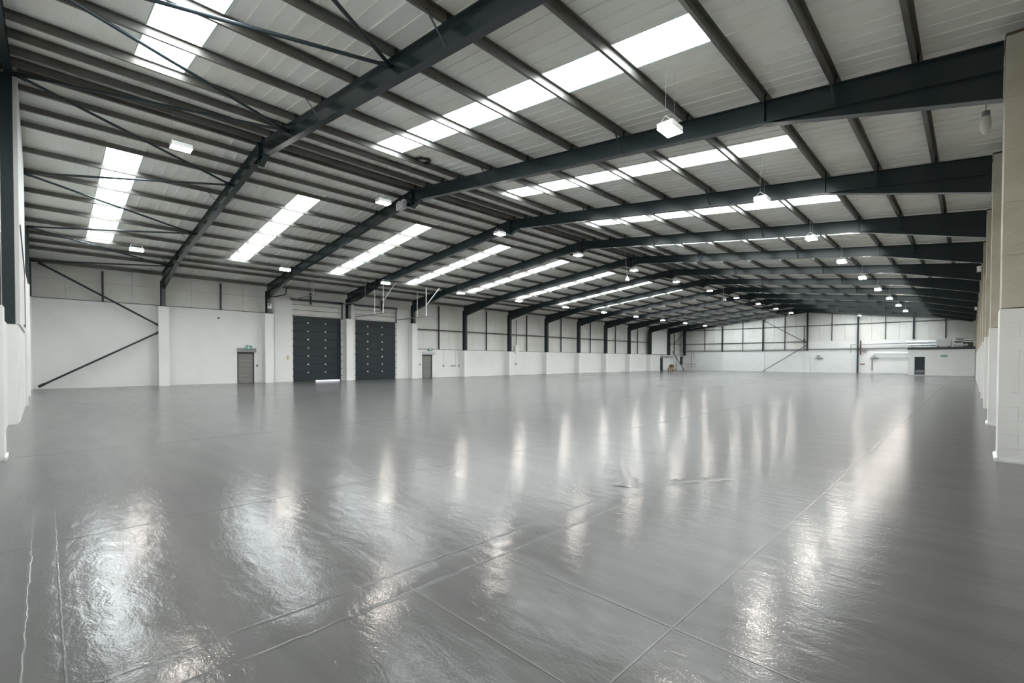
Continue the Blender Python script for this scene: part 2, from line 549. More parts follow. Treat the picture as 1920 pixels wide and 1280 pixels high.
wall_brace('upper thin diagonal brace on the far end wall', (12.2, 77.66, 7.65), (17.8, 77.66, 4.20), .04)
wall_brace('lower thin diagonal brace on the far end wall', (12.2, 77.62, .08), (17.8, 77.62, 3.80), .045)

# ---------------------------------------------------------------- left wall
def wall_grid(mb, axis, a0, a1, z0, z1, t0, t1, holes):
    """boxes of a wall slab running along axis ('x' or 'y'), minus rectangular holes (a0,a1,z0,z1)"""
    A = sorted({a0, a1, *[h[0] for h in holes], *[h[1] for h in holes]})
    A = [a for a in A if a0 <= a <= a1]
    for i in range(len(A) - 1):
        m = (A[i] + A[i + 1]) / 2
        cuts = sorted((h[2], h[3]) for h in holes if h[0] < m < h[1])
        z = z0
        for c0, c1 in cuts + [(z1, z1)]:
            if c0 > z:
                if axis == 'y': mb.box(t0, t1, A[i], A[i + 1], z, min(c0, z1))
                else: mb.box(A[i], A[i + 1], t0, t1, z, min(c0, z1))
            z = max(z, c1)
D1, D2 = (13.70, 17.40), (18.46, 22.17)
S3, S4 = (10.16, 11.18), (24.82, 25.87)
holes = [(D1[0], D1[1], 0, 5.9), (D2[0], D2[1], 0, 5.9), (S3[0], S3[1], 0, 2.07), (S4[0], S4[1], 0, 2.07)]
holes = [(ky(a), ky(b), c, kz(d)) for a, b, c, d in holes]
wl = MB()
WB = WX - .28
wall_grid(wl, 'y', 0.0, ky(12.42), 0, 4.86, WB, WX, holes)
wall_grid(wl, 'y', ky(12.42), ky(23.80), 0, kz(5.93), WB, WX, holes)
wall_grid(wl, 'y', ky(23.80), 78.2, 0, 2.56, WB, WX, holes)
wl.box(WB - .10, WB - .02, -.1, 78.2, 0, 6.95)         # outer sheet
wall_left = wl.add('wall_left', M['white'])
tag(wall_left, 'white painted blockwork left wall with deep pilasters', kind='structure')
for a, b in ((0.7, 5.9), (6.6, 10.1)):
    MB().box(WX - .005, WX + .008, a, b, 2.45, 2.475).add('ledge', M['white'], wall_left)
for n in range(1, 12):
    y = YF[n]
    zt = 4.78 if n <= 4 else 2.52
    MB().box(WX, 0.03, y - .26, y + .27, 0, zt).add('pilaster', M['white'], wall_left)
    MB().box(0.03, 0.045, y - .27, y + .28, 0, .05).add('plinth_fillet', M['white'], wall_left)
ON_WALL[0] = True
for a, b in ((12.50, 13.62), (17.45, 17.74), (18.12, 18.42), (22.22, 23.60)):
    MB().box(-.20, -.15, a, b, 0, 5.93).add('pier', M['white'], wall_left)
ON_WALL[0] = False
for a, b, z in ((.7, ky(12.42), 4.86), (ky(23.8), 78, 2.56)):
    MB().box(WX - .10, WX + .01, a, b, z, z + .035).add('sill_angle', M['post'], wall_left)
def clad_left(y0, y1, z0, z1):
    MB().box(WB - .02, WB + .03, y0 + .006, y1 - .006, z0 + .006, z1 - .006).add('cladding_panel', M['clad'], wall_left)
for n in range(0, 13):
    ya, yb = max(YF[n], .45), YF[n + 1]
    ym = (ya + yb) / 2 + .22 if n else 3.49
    low = 4.895 if n < 4 else 2.60
    if n in (2, 3): low = 6.02
    if n == 11:
        MB().box(-.60, -.45, ya + .14, yb - .12, 2.60, 6.3).add('white_board', M['white'], wall_left)
    rows = [low, 5.97, 6.9] if n < 2 else ([low, 6.9] if n < 4 else [low, 3.47, 4.37, 5.65, 6.9])
    ys = [ya, (ya + ym) / 2, ym, (ym + yb) / 2, yb]
    for i in range(4):
        for k in range(len(rows) - 1):
            clad_left(ys[i], ys[i + 1], rows[k], rows[k + 1])
    zp = 6.60
    if n not in (2, 3, 11):
        MB().box(-.80, -.68, ym - .045, ym + .045, low, zp).add('wall_post', M['post'], wall_left)
    if n in (2, 3):
        MB().box(-.80, -.68, ym - .05, ym + .05, low - .3, zp).add('wall_post', M['post'], wall_left)
    if n >= 4:
        MB().box(-.88, -.72, ya + .1, yb - .1, 4.33, 4.41).add('girt', M['post'], wall_left)
ON_WALL[0] = True
# ---------------------------------------------------------------- sectional roller doors
def sectional(idx, y0, y1, lab, z_track, reach):
    d = thing('door_%d' % idx, lab, 'door', (-.25, (y0 + y1) / 2, 0), None, 'structure')
    zz = [0.03, .66, 1.26, 1.87, 2.47, 3.08, 3.69, 4.31, 4.78]
    w = y1 - y0
    for i in range(8):
        a, b = zz[i] + .012, zz[i + 1] - .012
        mb = MB().box(-.34, -.30, y0 + .06, y1 - .06, a, b)
        k = 4
        for q in range(k):     # shallow horizontal ribs
            z = a + (b - a) * (q + .5) / k
            mb.box(-.30, -.2965, y0 + .06, y1 - .06, z - .02, z + .02)
        s = mb.add('door_section', M['doorblue'], d)
        if i:
            for yy in (y0 + w * .31, y0 + w * .66):
                MB().box(-.299, -.28, yy - .055, yy + .055, zz[i] - .035, zz[i] + .035).add('hinge', M['whiteplastic'], s)
    MB().box(-.38, -.36, y0, y1, 0, 4.82).add('backing_sheet', M['black'], d)
    # rails each side
    for yy in (y0 + .03, y1 - .03):
        r = MB().box(-.30, -.22, yy - .03, yy + .03, 0, 4.85).add('side_rail', M['lightgrey'], d)
        for i in range(9):
            MB().box(-.225, -.20, yy - .045, yy + .045, .35 + i * .55, .41 + i * .55).add('bracket', M['black'], r)
    MB().box(-.32, -.26, y0, y1, 4.79, 4.84).add('head_rail', M['whiteplastic'], d)
    # infill panels above
    for a, b in ((4.87, 5.20), (5.235, 5.58), (5.615, 5.86)):
        MB().box(-.40, -.36, y0, y1, a, b).add('infill_panel', M['clad'], d)
    MB().box(-.42, -.40, y0, y1, 4.84, 5.9).add('backing_sheet', M['post'], d)
    MB().box(-.34, -.12, y0 - .1, y1 + .1, 5.86, 6.02).add('lintel', M['steel'], d)
    MB().box(-.24, -.16, y1 - .02, y1 + .06, 4.7, 5.9).add('jamb', M['steel'], d)
    # black seal under the door
    MB().box(-.335, -.305, y0 + .06, y1 - .06, 0.0, .03).add('seal', M['black'], d)
    # horizontal tracks
    for yy in (y0 - .02, y1 + .0):
        MB().box(-.20, reach + .5, yy - .02, yy + .02, z_track - .03, z_track + .03).add('track', M['grey'], d)
    return d
d1 = sectional(1, D1[0], D1[1], 'wider dark slate sectional roller door, left of the pair', 5.88, 3.6)
d2 = sectional(2, D2[0], D2[1], 'narrower dark slate sectional roller door, right of the pair', 4.98, 5.2)
MB().box(-.298, -.29, 15.4, 17.25, 0.005, .04).add('daylight_gap', M['gap'], d1)
ON_WALL[0] = False
# hangers of the tracks (white bars up to the roof)
for y, lab in ((18.44, 'first'), (22.17, 'second')):
    t = thing('track_hanger', 'white %s hanging frame above the narrower roller door, %s side' % ('tall' if lab == 'first' else 'far', 'left' if lab == 'first' else 'right'),
              'hanger', (3.0, y, 5.0), 'track hangers by the roller doors')
    zt = 7.05
    MB().bar((2.97, y, 5.0), (2.97, y, zr(2.97)), .035, .035).add('hanger_rod', M['whiteplastic'], t)
    MB().bar((4.2, y, 5.0), (4.2, y, zr(4.2)), .045, .045).add('hanger_rod', M['whiteplastic'], t)
    MB().bar((4.2, y, 5.85), (5.9, y, 7.0), .05, .05).add('diagonal_strut', M['whiteplastic'], t)
t = thing('track_hanger', 'thin dark hanging rods above the wider roller door', 'hanger', (3.5, 15.5, 5.9), 'track hangers by the roller doors')
for y in (D1[0], D1[1]):
    MB().bar((3.5, y, 5.88), (3.5, y, zr(3.5)), .03, .03).add('hanger_rod', M['grey'], t)
MB().bar((3.5, D1[0], 6.0), (2.4, D1[0], zr(2.4)), .03, .03).add('diagonal_strut', M['grey'], t)

ON_WALL[0] = True
# ---------------------------------------------------------------- steel shutter doors
def shutter(idx, y0, y1, lab, box_end):
    d = thing('door_%d' % idx, lab, 'door', (-.25, (y0 + y1) / 2, 0), None, 'structure')
    n = 22
    h = 2.03 / n
    for i in range(n):
        a = i * h
        MB().poly_y([(-.285, a), (-.262, a + h * .15), (-.255, a + h * .5), (-.262, a + h * .85), (-.285, a + h)], y0 + .05, y1 - .05).add('slat', M['shutter'], d)
    for yy in (y0, y1 - .055):
        MB().box(-.30, -.185, yy, yy + .055, 0, 2.07).add('frame_post', M['post'], d)
    MB().box(-.30, -.185, y0, y1, 2.03, 2.09).add('frame_head', M['post'], d)
    MB().box(-.20, -.02, y0, box_end, 2.09, 2.36).add('shutter_box', M['grey'] if idx == 3 else M['lightgrey'], d)
    MB().box(-.255, -.235, (y0 + y1) / 2 - .1, (y0 + y1) / 2 + .1, .03, .06).add('pull_handle', M['metal'], d)
    return d
shutter(3, S3[0], S3[1], 'narrow grey slatted steel shutter left of the roller doors', 11.27)
shutter(4, S4[0], S4[1], 'narrow grey slatted steel shutter right of the roller doors', 26.06)

# exit signs
def exit_sign(lab, y, z, w=.40, h=.26):
    t = thing('exit_sign', lab, 'sign', (-.18, y, z), 'green exit signs')
    MB().box(-.02, .02, y - w / 2, y + w / 2, z, z + h).add('sign_plate', M['green'], t)
    pic = MB()
    x = .022
    # running figure, doorway, arrow
    pic.box(x - .002, x + .002, y - .165, y - .125, z + .18, z + .215)
    pic.bar((x, y - .145, z + .17), (x, y - .12, z + .10), .006, .03)
    pic.bar((x, y - .12, z + .10), (x, y - .17, z + .04), .006, .02)
    pic.bar((x, y - .12, z + .10), (x, y - .07, z + .05), .006, .02)
    pic.bar((x, y - .145, z + .16), (x, y - .19, z + .12), .006, .016)
    pic.bar((x, y - .145, z + .16), (x, y - .09, z + .14), .006, .016)
    pic.box(x - .002, x + .002, y - .045, y + .025, z + .035, z + .215)
    pic.box(x - .002, x + .002, y + .105, y + .125, z + .08, z + .215)
    pic.bar((x, y + .115, z + .04), (x, y + .065, z + .11), .006, .022)
    pic.bar((x, y + .115, z + .04), (x, y + .165, z + .11), .006, .022)
    pic.add('pictogram', M['whiteplastic'], t)
    MB().tube((-.02, y - .05, z + h), (-.02, y - .05, z + h + .1), .012).add('bracket', M['grey'], t)
exit_sign('green exit sign above the left slatted shutter', 10.80, 2.28)
exit_sign('green exit sign above the right slatted shutter', 25.55, 2.44, .44, .2)

# switches, conduits and small wall things on the left wall
def small_box(name, lab, cat, x, y, z, w, h, dep, mat, grp=None):
    t = MB().box(x, x + dep, y - w / 2, y + w / 2, z - h / 2, z + h / 2).add(name, mat)
    return tag(t, lab, cat, grp)
small_box('wall_switch', 'small red-grey break switch right of the left slatted shutter', 'switch', -.20, 11.36, 1.18, .10, .12, .05, M['red'])
small_box('push_button', 'upper yellow door button left of the wider roller door', 'switch', -.14, 13.36, 1.84, .10, .11, .05, M['yellow'])
small_box('push_button', 'lower yellow door button left of the wider roller door', 'switch', -.14, 13.36, 1.67, .10, .11, .05, M['yellow'])
small_box('wall_switch', 'small dark switch left of the right slatted shutter', 'switch', -.20, 24.55, 1.2, .10, .14, .05, M['grey'])
small_box('sensor', 'small dark sensor high on the white wall left of the shutter', 'sensor', -.20, 9.09, 4.28, .09, .08, .08, M['black'])
for y, lab in ((27.14, 'left'), (28.95, 'right')):
    t = thing('socket_outlet', 'grey wall socket with a thin conduit, %s of the pair past the shutter' % lab, 'socket', (-.2, y, 1.06), 'wall sockets')
    MB().box(-.20, -.14, y - .07, y + .07, .99, 1.13).add('box', M['grey'], t)
    MB().tube((-.185, y, 1.13), (-.185, y, 2.5), .012).add('conduit', M['lightgrey'], t)
t = thing('socket_outlet', 'long grey socket strip between the two wall sockets', 'socket', (-.2, 28.3, 1.06))
MB().box(-.20, -.14, 28.0, 28.55, 1.02, 1.10).add('box', M['grey'], t)
MB().tube((-.185, 28.52, 1.10), (-.185, 28.52, 2.5), .012).add('conduit', M['lightgrey'], t)
t = thing('conduit', 'dark vertical conduit ending in a white box on the low left wall', 'conduit', (-.2, 36.8, 1.2))
MB().tube((-.18, 36.8, 3.2), (-.18, 36.8, 5.9), .035).add('pipe', M['post'], t)
MB().box(-.20, -.05, 36.6, 37.05, 2.33, 3.24).add('box', M['whiteplastic'], t)
MB().tube((-.19, 36.75, 1.25), (-.19, 36.75, 2.33), .012).add('lower_pipe', M['lightgrey'], t)
MB().box(-.20, -.12, 36.68, 36.86, 1.14, 1.28).add('switch', M['grey'], t)
ON_WALL[0] = False
t = thing('camera_box', 'small white box with dark camera on the steel column before the doors', 'camera', (.02, 12.08, 5.2))
MB().box(.02, .10, 11.98, 12.24, 5.12, 5.45).add('box', M['whiteplastic'], t)
MB().tube((.10, 12.06, 5.36), (.22, 12.0, 5.34), .05).add('camera', M['black'], t)
t = thing('cable_run', 'dark bent conduit hanging below the haunch left of the wider roller door', 'conduit', (.0, 12.6, 5.9))
for a, b in (((.0, 12.3, 5.95), (.1, 12.55, 6.0)), ((.1, 12.55, 6.0), (.35, 13.05, 6.15)), ((.35, 13.05, 6.15), (.38, 13.1, 6.55)), ((.38, 13.1, 6.55), (.2, 13.3, 6.7))):
    MB().tube(a, b, .035).add('pipe', M['black'], t)

ON_WALL[0] = True
# ---------------------------------------------------------------- far left corner: door, machine, panel, pipes
t = thing('door_5', 'narrow dark door standing in the far end of the left wall', 'door', (-.2, 69.7, 0), None, 'structure')
MB().box(-.20, -.15, 69.35, 70.0, 0, 2.02).add('door_leaf', M['doorblue'], t)
MB().box(-.20, -.13, 69.30, 69.35, 0, 2.07).add('frame_post', M['post'], t)
MB().box(-.20, -.13, 70.0, 70.05, 0, 2.07).add('frame_post', M['post'], t)
t = thing('wall_shelf', 'long pale shelf box on the wall above the far left door', 'shelf', (-.2, 71.3, 2.2))
MB().box(-.20, .25, 69.35, 73.3, 2.26, 2.42).add('shelf_board', M['lightgrey'], t)
for y in (69.6, 71.3, 73.0):
    MB().bar((-.19, y, 1.95), (.2, y, 2.26), .03, .03).add('bracket', M['grey'], t)
ON_WALL[0] = False
t = thing('floor_machine', 'low tan and black floor machine by the far left column', 'machine', (.5, 71.6, 0))
MB().box(.2, 1.0, 71.0, 72.2, .18, .55).add('body', M['tan'], t)
MB().box(.3, .8, 71.4, 72.0, .55, .95).add('tank', M['brown'], t)
for a, b in ((.25, 71.2), (.95, 71.2), (.25, 72.0), (.95, 72.0)):
    MB().tube((a - .04, b, .12), (a + .04, b, .12), .12, 12).add('wheel', M['black'], t)
MB().bar((.3, 71.9, .9), (.2, 72.3, 1.25), .03, .03).add('handle', M['black'], t)
ON_WALL[0] = True
t = thing('electrical_cabinet', 'black wall cabinet in the far left corner', 'cabinet', (0, 77.6, 1.0))
MB().box(-.19, .0, 76.3, 77.3, 1.0, 2.25).add('body', M['black'], t)
MB().box(.0, .02, 76.36, 77.24, 1.06, 2.19).add('door', M['post'], t)
MB().box(.02, .03, 76.7, 76.9, 1.5, 1.9).add('handle', M['metal'], t)
ON_WALL[0] = False
t = thing('pipework', 'thin grey vertical pipes beside the far left corner', 'pipe', (1.2, 77.6, .6))
MB().tube((1.2, 77.62, .55), (1.2, 77.62, 3.05), .05).add('pipe', M['grey'], t)
MB().tube((1.6, 77.62, 2.0), (1.6, 77.62, 3.05), .035).add('pipe', M['grey'], t)
MB().tube((.3, 77.62, 1.0), (1.9, 77.62, 1.0), .03).add('pipe', M['grey'], t)
MB().tube((.3, 77.62, .6), (1.9, 77.62, .6), .03).add('pipe', M['grey'], t)
t = thing('pipework', 'pale vertical pipes and rails on the left wall past the last frame', 'pipe', (-.1, 75, 0))
MB().tube((-.12, 74.4, 0), (-.12, 74.4, 2.6), .05).add('pipe', M['lightgrey'], t)
MB().tube((-.12, 74.9, 0), (-.12, 74.9, 2.5), .07).add('pipe', M['grey'], t)
MB().tube((-.10, 73.3, .9), (-.10, 77.5, .9), .03).add('pipe', M['grey'], t)
MB().tube((-.10, 73.3, 2.75), (-.10, 77.2, 2.75), .06).add('pipe', M['lightgrey'], t)

# ---------------------------------------------------------------- far end wall
wf = MB()
wf.box(-1.0, 18.0, 77.98, 78.25, 0, 3.12)
wf.box(18.0, 36.0, 77.98, 78.25, 0, 3.32)
wf.slab(-1.2, zs(-1.2) + .1, 0, RX, zs(RX) + .1, 0, 78.22, 78.30)
wf.slab(RX, zs(RX) + .1, 0, 36.0, zs(36) + .1, 0, 78.22, 78.30)
wall_far = wf.add('wall_far', M['white'])
tag(wall_far, 'white blockwork far end wall with pale cladding above', kind='structure')
MB().box(17.95, 35.6, 77.86, 77.98, 3.33, 4.40).add('white_band', M['white'], wall_far)
MB().box(-.2, 17.9, 77.90, 77.98, 3.10, 3.17).add('sill_angle', M['grey'], wall_far)
MB().box(17.9, 35.6, 77.90, 77.98, 3.24, 3.32).add('sill_angle', M['grey'], wall_far)
for x in (6.05, 12.1, 17.9):
    MB().box(x - .22, x + .22, 77.80, 77.98, 0, 3.05).add('pilaster', M['white'], wall_far)
mains = [6.1, 12.1, 17.9, 23.75, 29.4]
mull = [3.27, 9.16, 15.0, 20.8, 26.6, 32.3]
alls = sorted(mains + mull + [-.9, 35.5])
def far_panel(xa, xb, z0, slope_top=True, z1=None):
    a, b = xa + .01, xb - .01
    ta, tb = (zs(a) + .02, zs(b) + .02) if z1 is None else (z1, z1)
    me = MB().slab(a, ta, z0, b, tb, z0, 78.00, 78.06).mesh('cladding_panel', M['clad'])
    link('cladding_panel', me, wall_far)
for i in range(len(alls) - 1):
    a, b = alls[i], alls[i + 1]
    base = 3.18 if b <= 18.2 else 4.42
    m = (a + b) / 2
    lv = [base, 4.36, 6.6] if base < 4 else [base, 6.6]
    for xa, xb in ((a, m), (m, b)):
        for k in range(len(lv) - 1):
            far_panel(xa, xb, lv[k] + .008, z1=lv[k + 1] - .008)
        far_panel(xa, xb, 6.608)
for x in mains:
    z0 = 0 if abs(x - 23.75) < .1 else (3.05 if x < 18.2 else 4.4)
    MB().box(x - .09, x + .09, 77.70 if z0 else 77.62, 77.95, z0, zr(x) - .24).add('wall_post', M['steel'], wall_far)
for x in mull:
    z0 = 3.15 if x < 18 else 4.4
    MB().box(x - .04, x + .04, 77.86, 77.99, z0, zr(x) - .1).add('wall_post', M['post'], wall_far)
MB().box(.1, 17.8, 77.90, 77.99, 4.32, 4.40).add('girt', M['post'], wall_far)
MB().box(.1, 35.3, 77.90, 77.99, 6.56, 6.64).add('girt', M['post'], wall_far)
t = thing('corner_column', 'thick dark steel column in the far left corner', 'column', (0, 77.7, 0))
MB().box(-.25, .15, 77.45, 77.75, 2.54, zr(0)).add('column', M['steel'], t)
MB().box(-.28, .2, 77.42, 77.78, 2.50, 2.54).add('base_plate', M['steel'], t)

# wall fittings at the far end
def far_box(name, lab, cat, x0, x1, z0, z1, dep, mat):
    o = MB().box(x0, x1, 77.98 - dep, 77.98, z0, z1).add(name, mat)
    return tag(o, lab, cat)
t = thing('water_pipe', 'thin grey pipe bending down from above the office box', 'pipe', (23, 77.6, 3.8))
MB().tube((23.0, 77.58, 3.78), (29.0, 77.58, 3.90), .04).add('pipe', M['grey'], t)
MB().tube((23.0, 77.58, 2.70), (23.0, 77.58, 3.80), .04).add('pipe', M['grey'], t)
t = thing('riser_pipe', 'short red pipe right of the free-standing far post', 'pipe', (24.05, 77.7, 2.5))
MB().tube((24.05, 77.74, 2.46), (24.05, 77.74, 4.35), .07).add('pipe', M['red'], t)
MB().box(24.2, 24.7, 77.7, 77.86, 2.98, 3.16).add('valve_box', M['grey'], t)
t = thing('riser_pipe', 'short red pipe left of the brace end on the far wall', 'pipe', (17.5, 77.7, 3.3))
MB().tube((17.5, 77.74, 3.2), (17.5, 77.74, 6.6), .05).add('pipe', M['red'], t)
MB().box(17.42, 17.66, 77.64, 77.78, 4.5, 4.75).add('valve_box', M['red'], t)
for x, s, mt in ((19.1, 'left', M['whiteplastic']), (25.28, 'right', M['grey'])):
    t = thing('water_heater', '%s far wall unit with a short vertical tube below' % s, 'heater', (x, 77.8, .4))
    MB().box(x - .2, x + .65, 77.76, 77.98, 1.95, 2.06).add('unit', M['grey'], t)
    MB().box(x - .05, x + .35, 77.80, 77.98, 2.22, 2.38).add('control_box', M['grey'] if s == 'left' else M['lightgrey'], t)
    MB().tube((x, 77.86, .38), (x, 77.86, 1.78), .06).add('tube', mt, t)
far_box('notice_box', 'small grey box on the far wall left of the brown post', 'box', 17.75, 17.9, 1.0, 1.12, .06, M['grey'])
t = thing('strip_duct', 'long bright horizontal duct left of the office box', 'duct', (27, 77.6, 2.6))
MB().tube((25.45, 77.62, 2.60), (29.46, 77.62, 2.58), .11, 12).add('duct', M['duct'], t)
far_box('wall_notice', 'low pinkish notice on the far wall right of the post', 'notice', 24.0, 24.5, 1.12, 1.26, .02, M['red'])
far_box('wall_hatch', 'wide pale hatch low on the far wall beside the office box', 'hatch', 25.9, 29.6, .05, 1.55, .03, M['white'])
MB().tube((0.4, 77.82, 3.3), (34, 77.82, 3.25), .035).add('girt', M['grey'], wall_far)

# ---------------------------------------------------------------- office box in the far right corner
OY = 69.75
t = thing('office_room', 'white single-storey office box with a black roof edge in the far right corner', 'room', (32.2, OY, 0))
ow = MB()
wall_grid(ow, 'x', 29.5, 34.83, 0, 2.90, OY, OY + .12, [(30.06, 30.88, 0, 2.08)])
ow.box(29.5, 29.62, OY + .12, 77.6, 0, 2.90)
ow.box(34.7, 34.83, OY + .12, 77.6, 0, 2.90)
ow.add('partition_wall', M['white'], t)
MB().box(29.42, 34.84, OY - .07, 77.6, 2.90, 3.16).add('roof_rim', M['steel'], t)
MB().box(29.5, 34.83, OY - .015, OY, 0, .07).add('skirting', M['lightgrey'], t)
dr = MB().box(30.10, 30.84, OY + .04, OY + .08, .0, 2.04).add('door', M['doorblue'], t)
for z in (.12, .28, .44, .58):
    MB().box(30.12, 30.82, OY + .02, OY + .045, z, z + .04).add('vent_slat', M['lightgrey'], dr)
fm = MB()
fm.box(30.04, 30.10, OY - .01, OY + .1, 0, 2.08); fm.box(30.84, 30.90, OY - .01, OY + .1, 0, 2.08); fm.box(30.04, 30.90, OY - .01, OY + .1, 2.04, 2.10)
fm.add('door_frame', M['post'], t)
t = thing('exit_sign', 'green exit sign on the office box wall', 'sign', (32.45, OY - .03, 2.05), 'green exit signs')
MB().box(32.18, 32.74, OY - .03, OY - .003, 2.08, 2.30).add('sign_plate', M['green'], t)
p = MB()
p.box(32.30, 32.62, OY - .034, OY - .03, 2.16, 2.22); p.box(32.21, 32.27, OY - .034, OY - .03, 2.12, 2.26); p.box(32.65, 32.70, OY - .034, OY - .03, 2.12, 2.26)
p.add('pictogram', M['whiteplastic'], t)
# plant on the office roof
t = thing('air_handling_unit', 'grey box unit on top of the office box', 'ventilation', (32.3, 71.5, 3.16))
MB().box(31.75, 32.95, 71.2, 72.4, 3.28, 4.02).add('casing', M['lightgrey'], t)
for x in (31.9, 32.8):
    MB().box(x - .06, x + .06, 71.2, 72.4, 3.16, 3.28).add('foot', M['black'], t)
MB().box(32.95, 33.2, 71.3, 72.3, 3.4, 3.95).add('outlet', M['whiteplastic'], t)
for z, x0, s, r in ((3.78, 29.15, 'upper', .15), (3.45, 29.35, 'lower', .13)):
    t = thing('ventilation_duct', '%s of two bright round ducts left of the grey roof unit' % s, 'duct', (30.4, 71.6, z))
    dy = 71.6 if s == 'upper' else 71.38
    MB().tube((x0, dy, z), (31.75, dy, z), r, 14).add('duct', M['duct'], t)
    for x in (x0 + .3, x0 + 1.2, x0 + 2.0):
        MB().tube((x, dy, z), (x + .04, dy, z), r + .015, 14).add('clamp', M['metal'], t)
    MB().box(x0 + .5, x0 + .56, dy - .04 + .1 * (s == 'upper'), dy + .04 + .1 * (s == 'upper'), 3.16, z - r + .02).add('support_leg', M['grey'], t)
t = thing('ventilation_duct', 'silver flexible duct right of the grey roof unit', 'duct', (34, 71.4, 3.9))
MB().tube((33.22, 71.6, 3.85), (34.75, 71.4, 4.0), .16, 14).add('duct', M['duct'], t)
MB().tube((33.3, 71.2, 4.1), (33.9, 71.2, 4.12), .13, 14).add('branch', M['duct'], t)
MB().tube((33.22, 71.5, 3.36), (34.3, 71.3, 3.38), .11, 14).add('return_pipe', M['lightgrey'], t)
MB().box(33.3, 34.7, 71.3, 71.6, 3.60, 3.68).add('bearer', M['black'], t)
MB().box(33.9, 34.7, 71.3, 71.9, 3.16, 3.6).add('support_block', M['brown'], t)

# ---------------------------------------------------------------- right wall with concrete-cased columns
wr = MB()
wr.box(XW - .1, XW + .2, -.1, 78.2, 0, 2.42)
wr.box(XW + .2, XW + .28, -.1, 78.2, 0, 7.0)
wall_right = wr.add('wall_right', M['white'])
tag(wall_right, 'right wall of white blockwork below and bare concrete columns above', kind='structure')
for n in range(0, 13):
    ya, yb = max(YF[n], .3), YF[n + 1]
    k = 4
    for i in range(k):
        a = ya + (yb - ya) * i / k; b = ya + (yb - ya) * (i + 1) / k
        MB().box(XW + .1, XW + .16, a + .006, b - .006, 2.42, 6.95).add('cladding_panel', M['rightclad'], wall_right)
    MB().box(XW - .1, XW + .12, ya, yb, 6.35, 6.72).add('eaves_trim', M['clad'], wall_right)
for n in range(1, 13):
    y = YF[n]
    XR = 34.93 if n == 1 else 34.86
    y0, y1 = y - .38, y + .32
    # white painted block base, courses of real blocks on the near ones
    if n <= 3:
        MB().box(XR + .012, XW - .1, y0 + .012, y1 - .012, 0, 2.42).add('pilaster_core', M['white'], wall_right)
        rows = 11
        h = 2.42 / rows
        for r in range(rows):
            off = .22 if r % 2 else 0.0
            x = XR - (off and .22)
            while x < XW - .1:
                a, b = max(x, XR), min(x + .44, XW - .1)
                if b - a > .03:
                    MB().box(a + (.0 if a == XR else .0015), b - .0015, y0 + random.uniform(0, .0015), y1, r * h + .0012, (r + 1) * h - .0012).add('block', M['white'], wall_right)
                x += .44
        # splayed mortar fillet at the foot
        if n > 1: MB().slab(XR - .035, .05, 0, XR, .07, 0, y0 - .03, y1 + .02).add('plinth_fillet', M['white'], wall_right)
        if n > 1: MB().box(XR - .02, XW - .1, y0 - .02, y0, 0, .04).add('plinth_fillet', M['white'], wall_right)
    else:
        MB().box(XR, XW - .1, y0, y1, 0, 2.42).add('pilaster', M['white'], wall_right)
    # bare concrete casing above in lifts with raised joints
    cx0 = XR + .015
    lifts = [2.43, 3.28, 4.10, 4.92, 5.74, 6.70] if n <= 5 else [2.43, 6.70]
    for a, b in zip(lifts[:-1], lifts[1:]):
        MB().box(cx0, XW + .05, y0 + .02, y1 - .02, a + .006, b - .006).add('concrete_lift', M['concrete'], wall_right)
        if b < 6.5:
            MB().box(cx0 + .004, XW + .04, y0 + .012, y1 - .016, b - .012, b + .012).add('mortar_joint', M['mortar'], wall_right)
    MB().box(cx0 - .01, XW + .06, y0, y1, 6.70, 6.73).add('column_cap', M['brown'], wall_right)

def floodlight(lab, y, z):
    t = thing('floodlight', lab, 'lamp', (XR, y, z), 'unlit floodlights on the right-hand columns')
    MB().box(XR - .06, XR, y - .03, y + .03, z - .03, z + .03).add('bracket', M['grey'], t)
    MB().box(XR - .19, XR - .06, y - .12, y + .12, z - .12, z + .09).add('housing', M['whiteplastic'], t)
    MB().box(XR - .18, XR - .07, y - .11, y + .11, z - .132, z - .12).add('lens', M['lightgrey'], t)
floodlight('white floodlight on the fourth visible right-hand column', YF[5] - .55, 5.55)
floodlight('small white floodlight far along the right-hand columns', YF[8] - .55, 5.35)
floodlight('smallest white floodlight near the far end of the right-hand columns', YF[11] - .55, 5.5)
t = thing('hanging_lantern', 'unlit white bell lantern hanging near the right wall', 'lamp', (34.69, 14.0, 6.05))
MB().tube((34.69, 14.0, 6.42), (34.69, 14.0, zs(34.69) + .03), .012, 6).add('rod', M['lightgrey'], t)
MB().tube((34.69, 14.0, 6.36), (34.69, 14.0, 6.46), .06, 10).add('gear_case', M['grey'], t)
me = MB().lathe((34.69, 14.0, 6.02), [(.02, 0), (.05, .03), (.08, .12), (.085, .22), (.07, .32), (.04, .36)], 16).mesh('shade', M['whiteplastic'])
for q in me.polygons: q.use_smooth = True
link('shade', me, t)
MB().tube((34.62, 14.0, 6.33), (34.45, 14.0, 6.33), .035, 8).add('sensor', M['whiteplastic'], t)

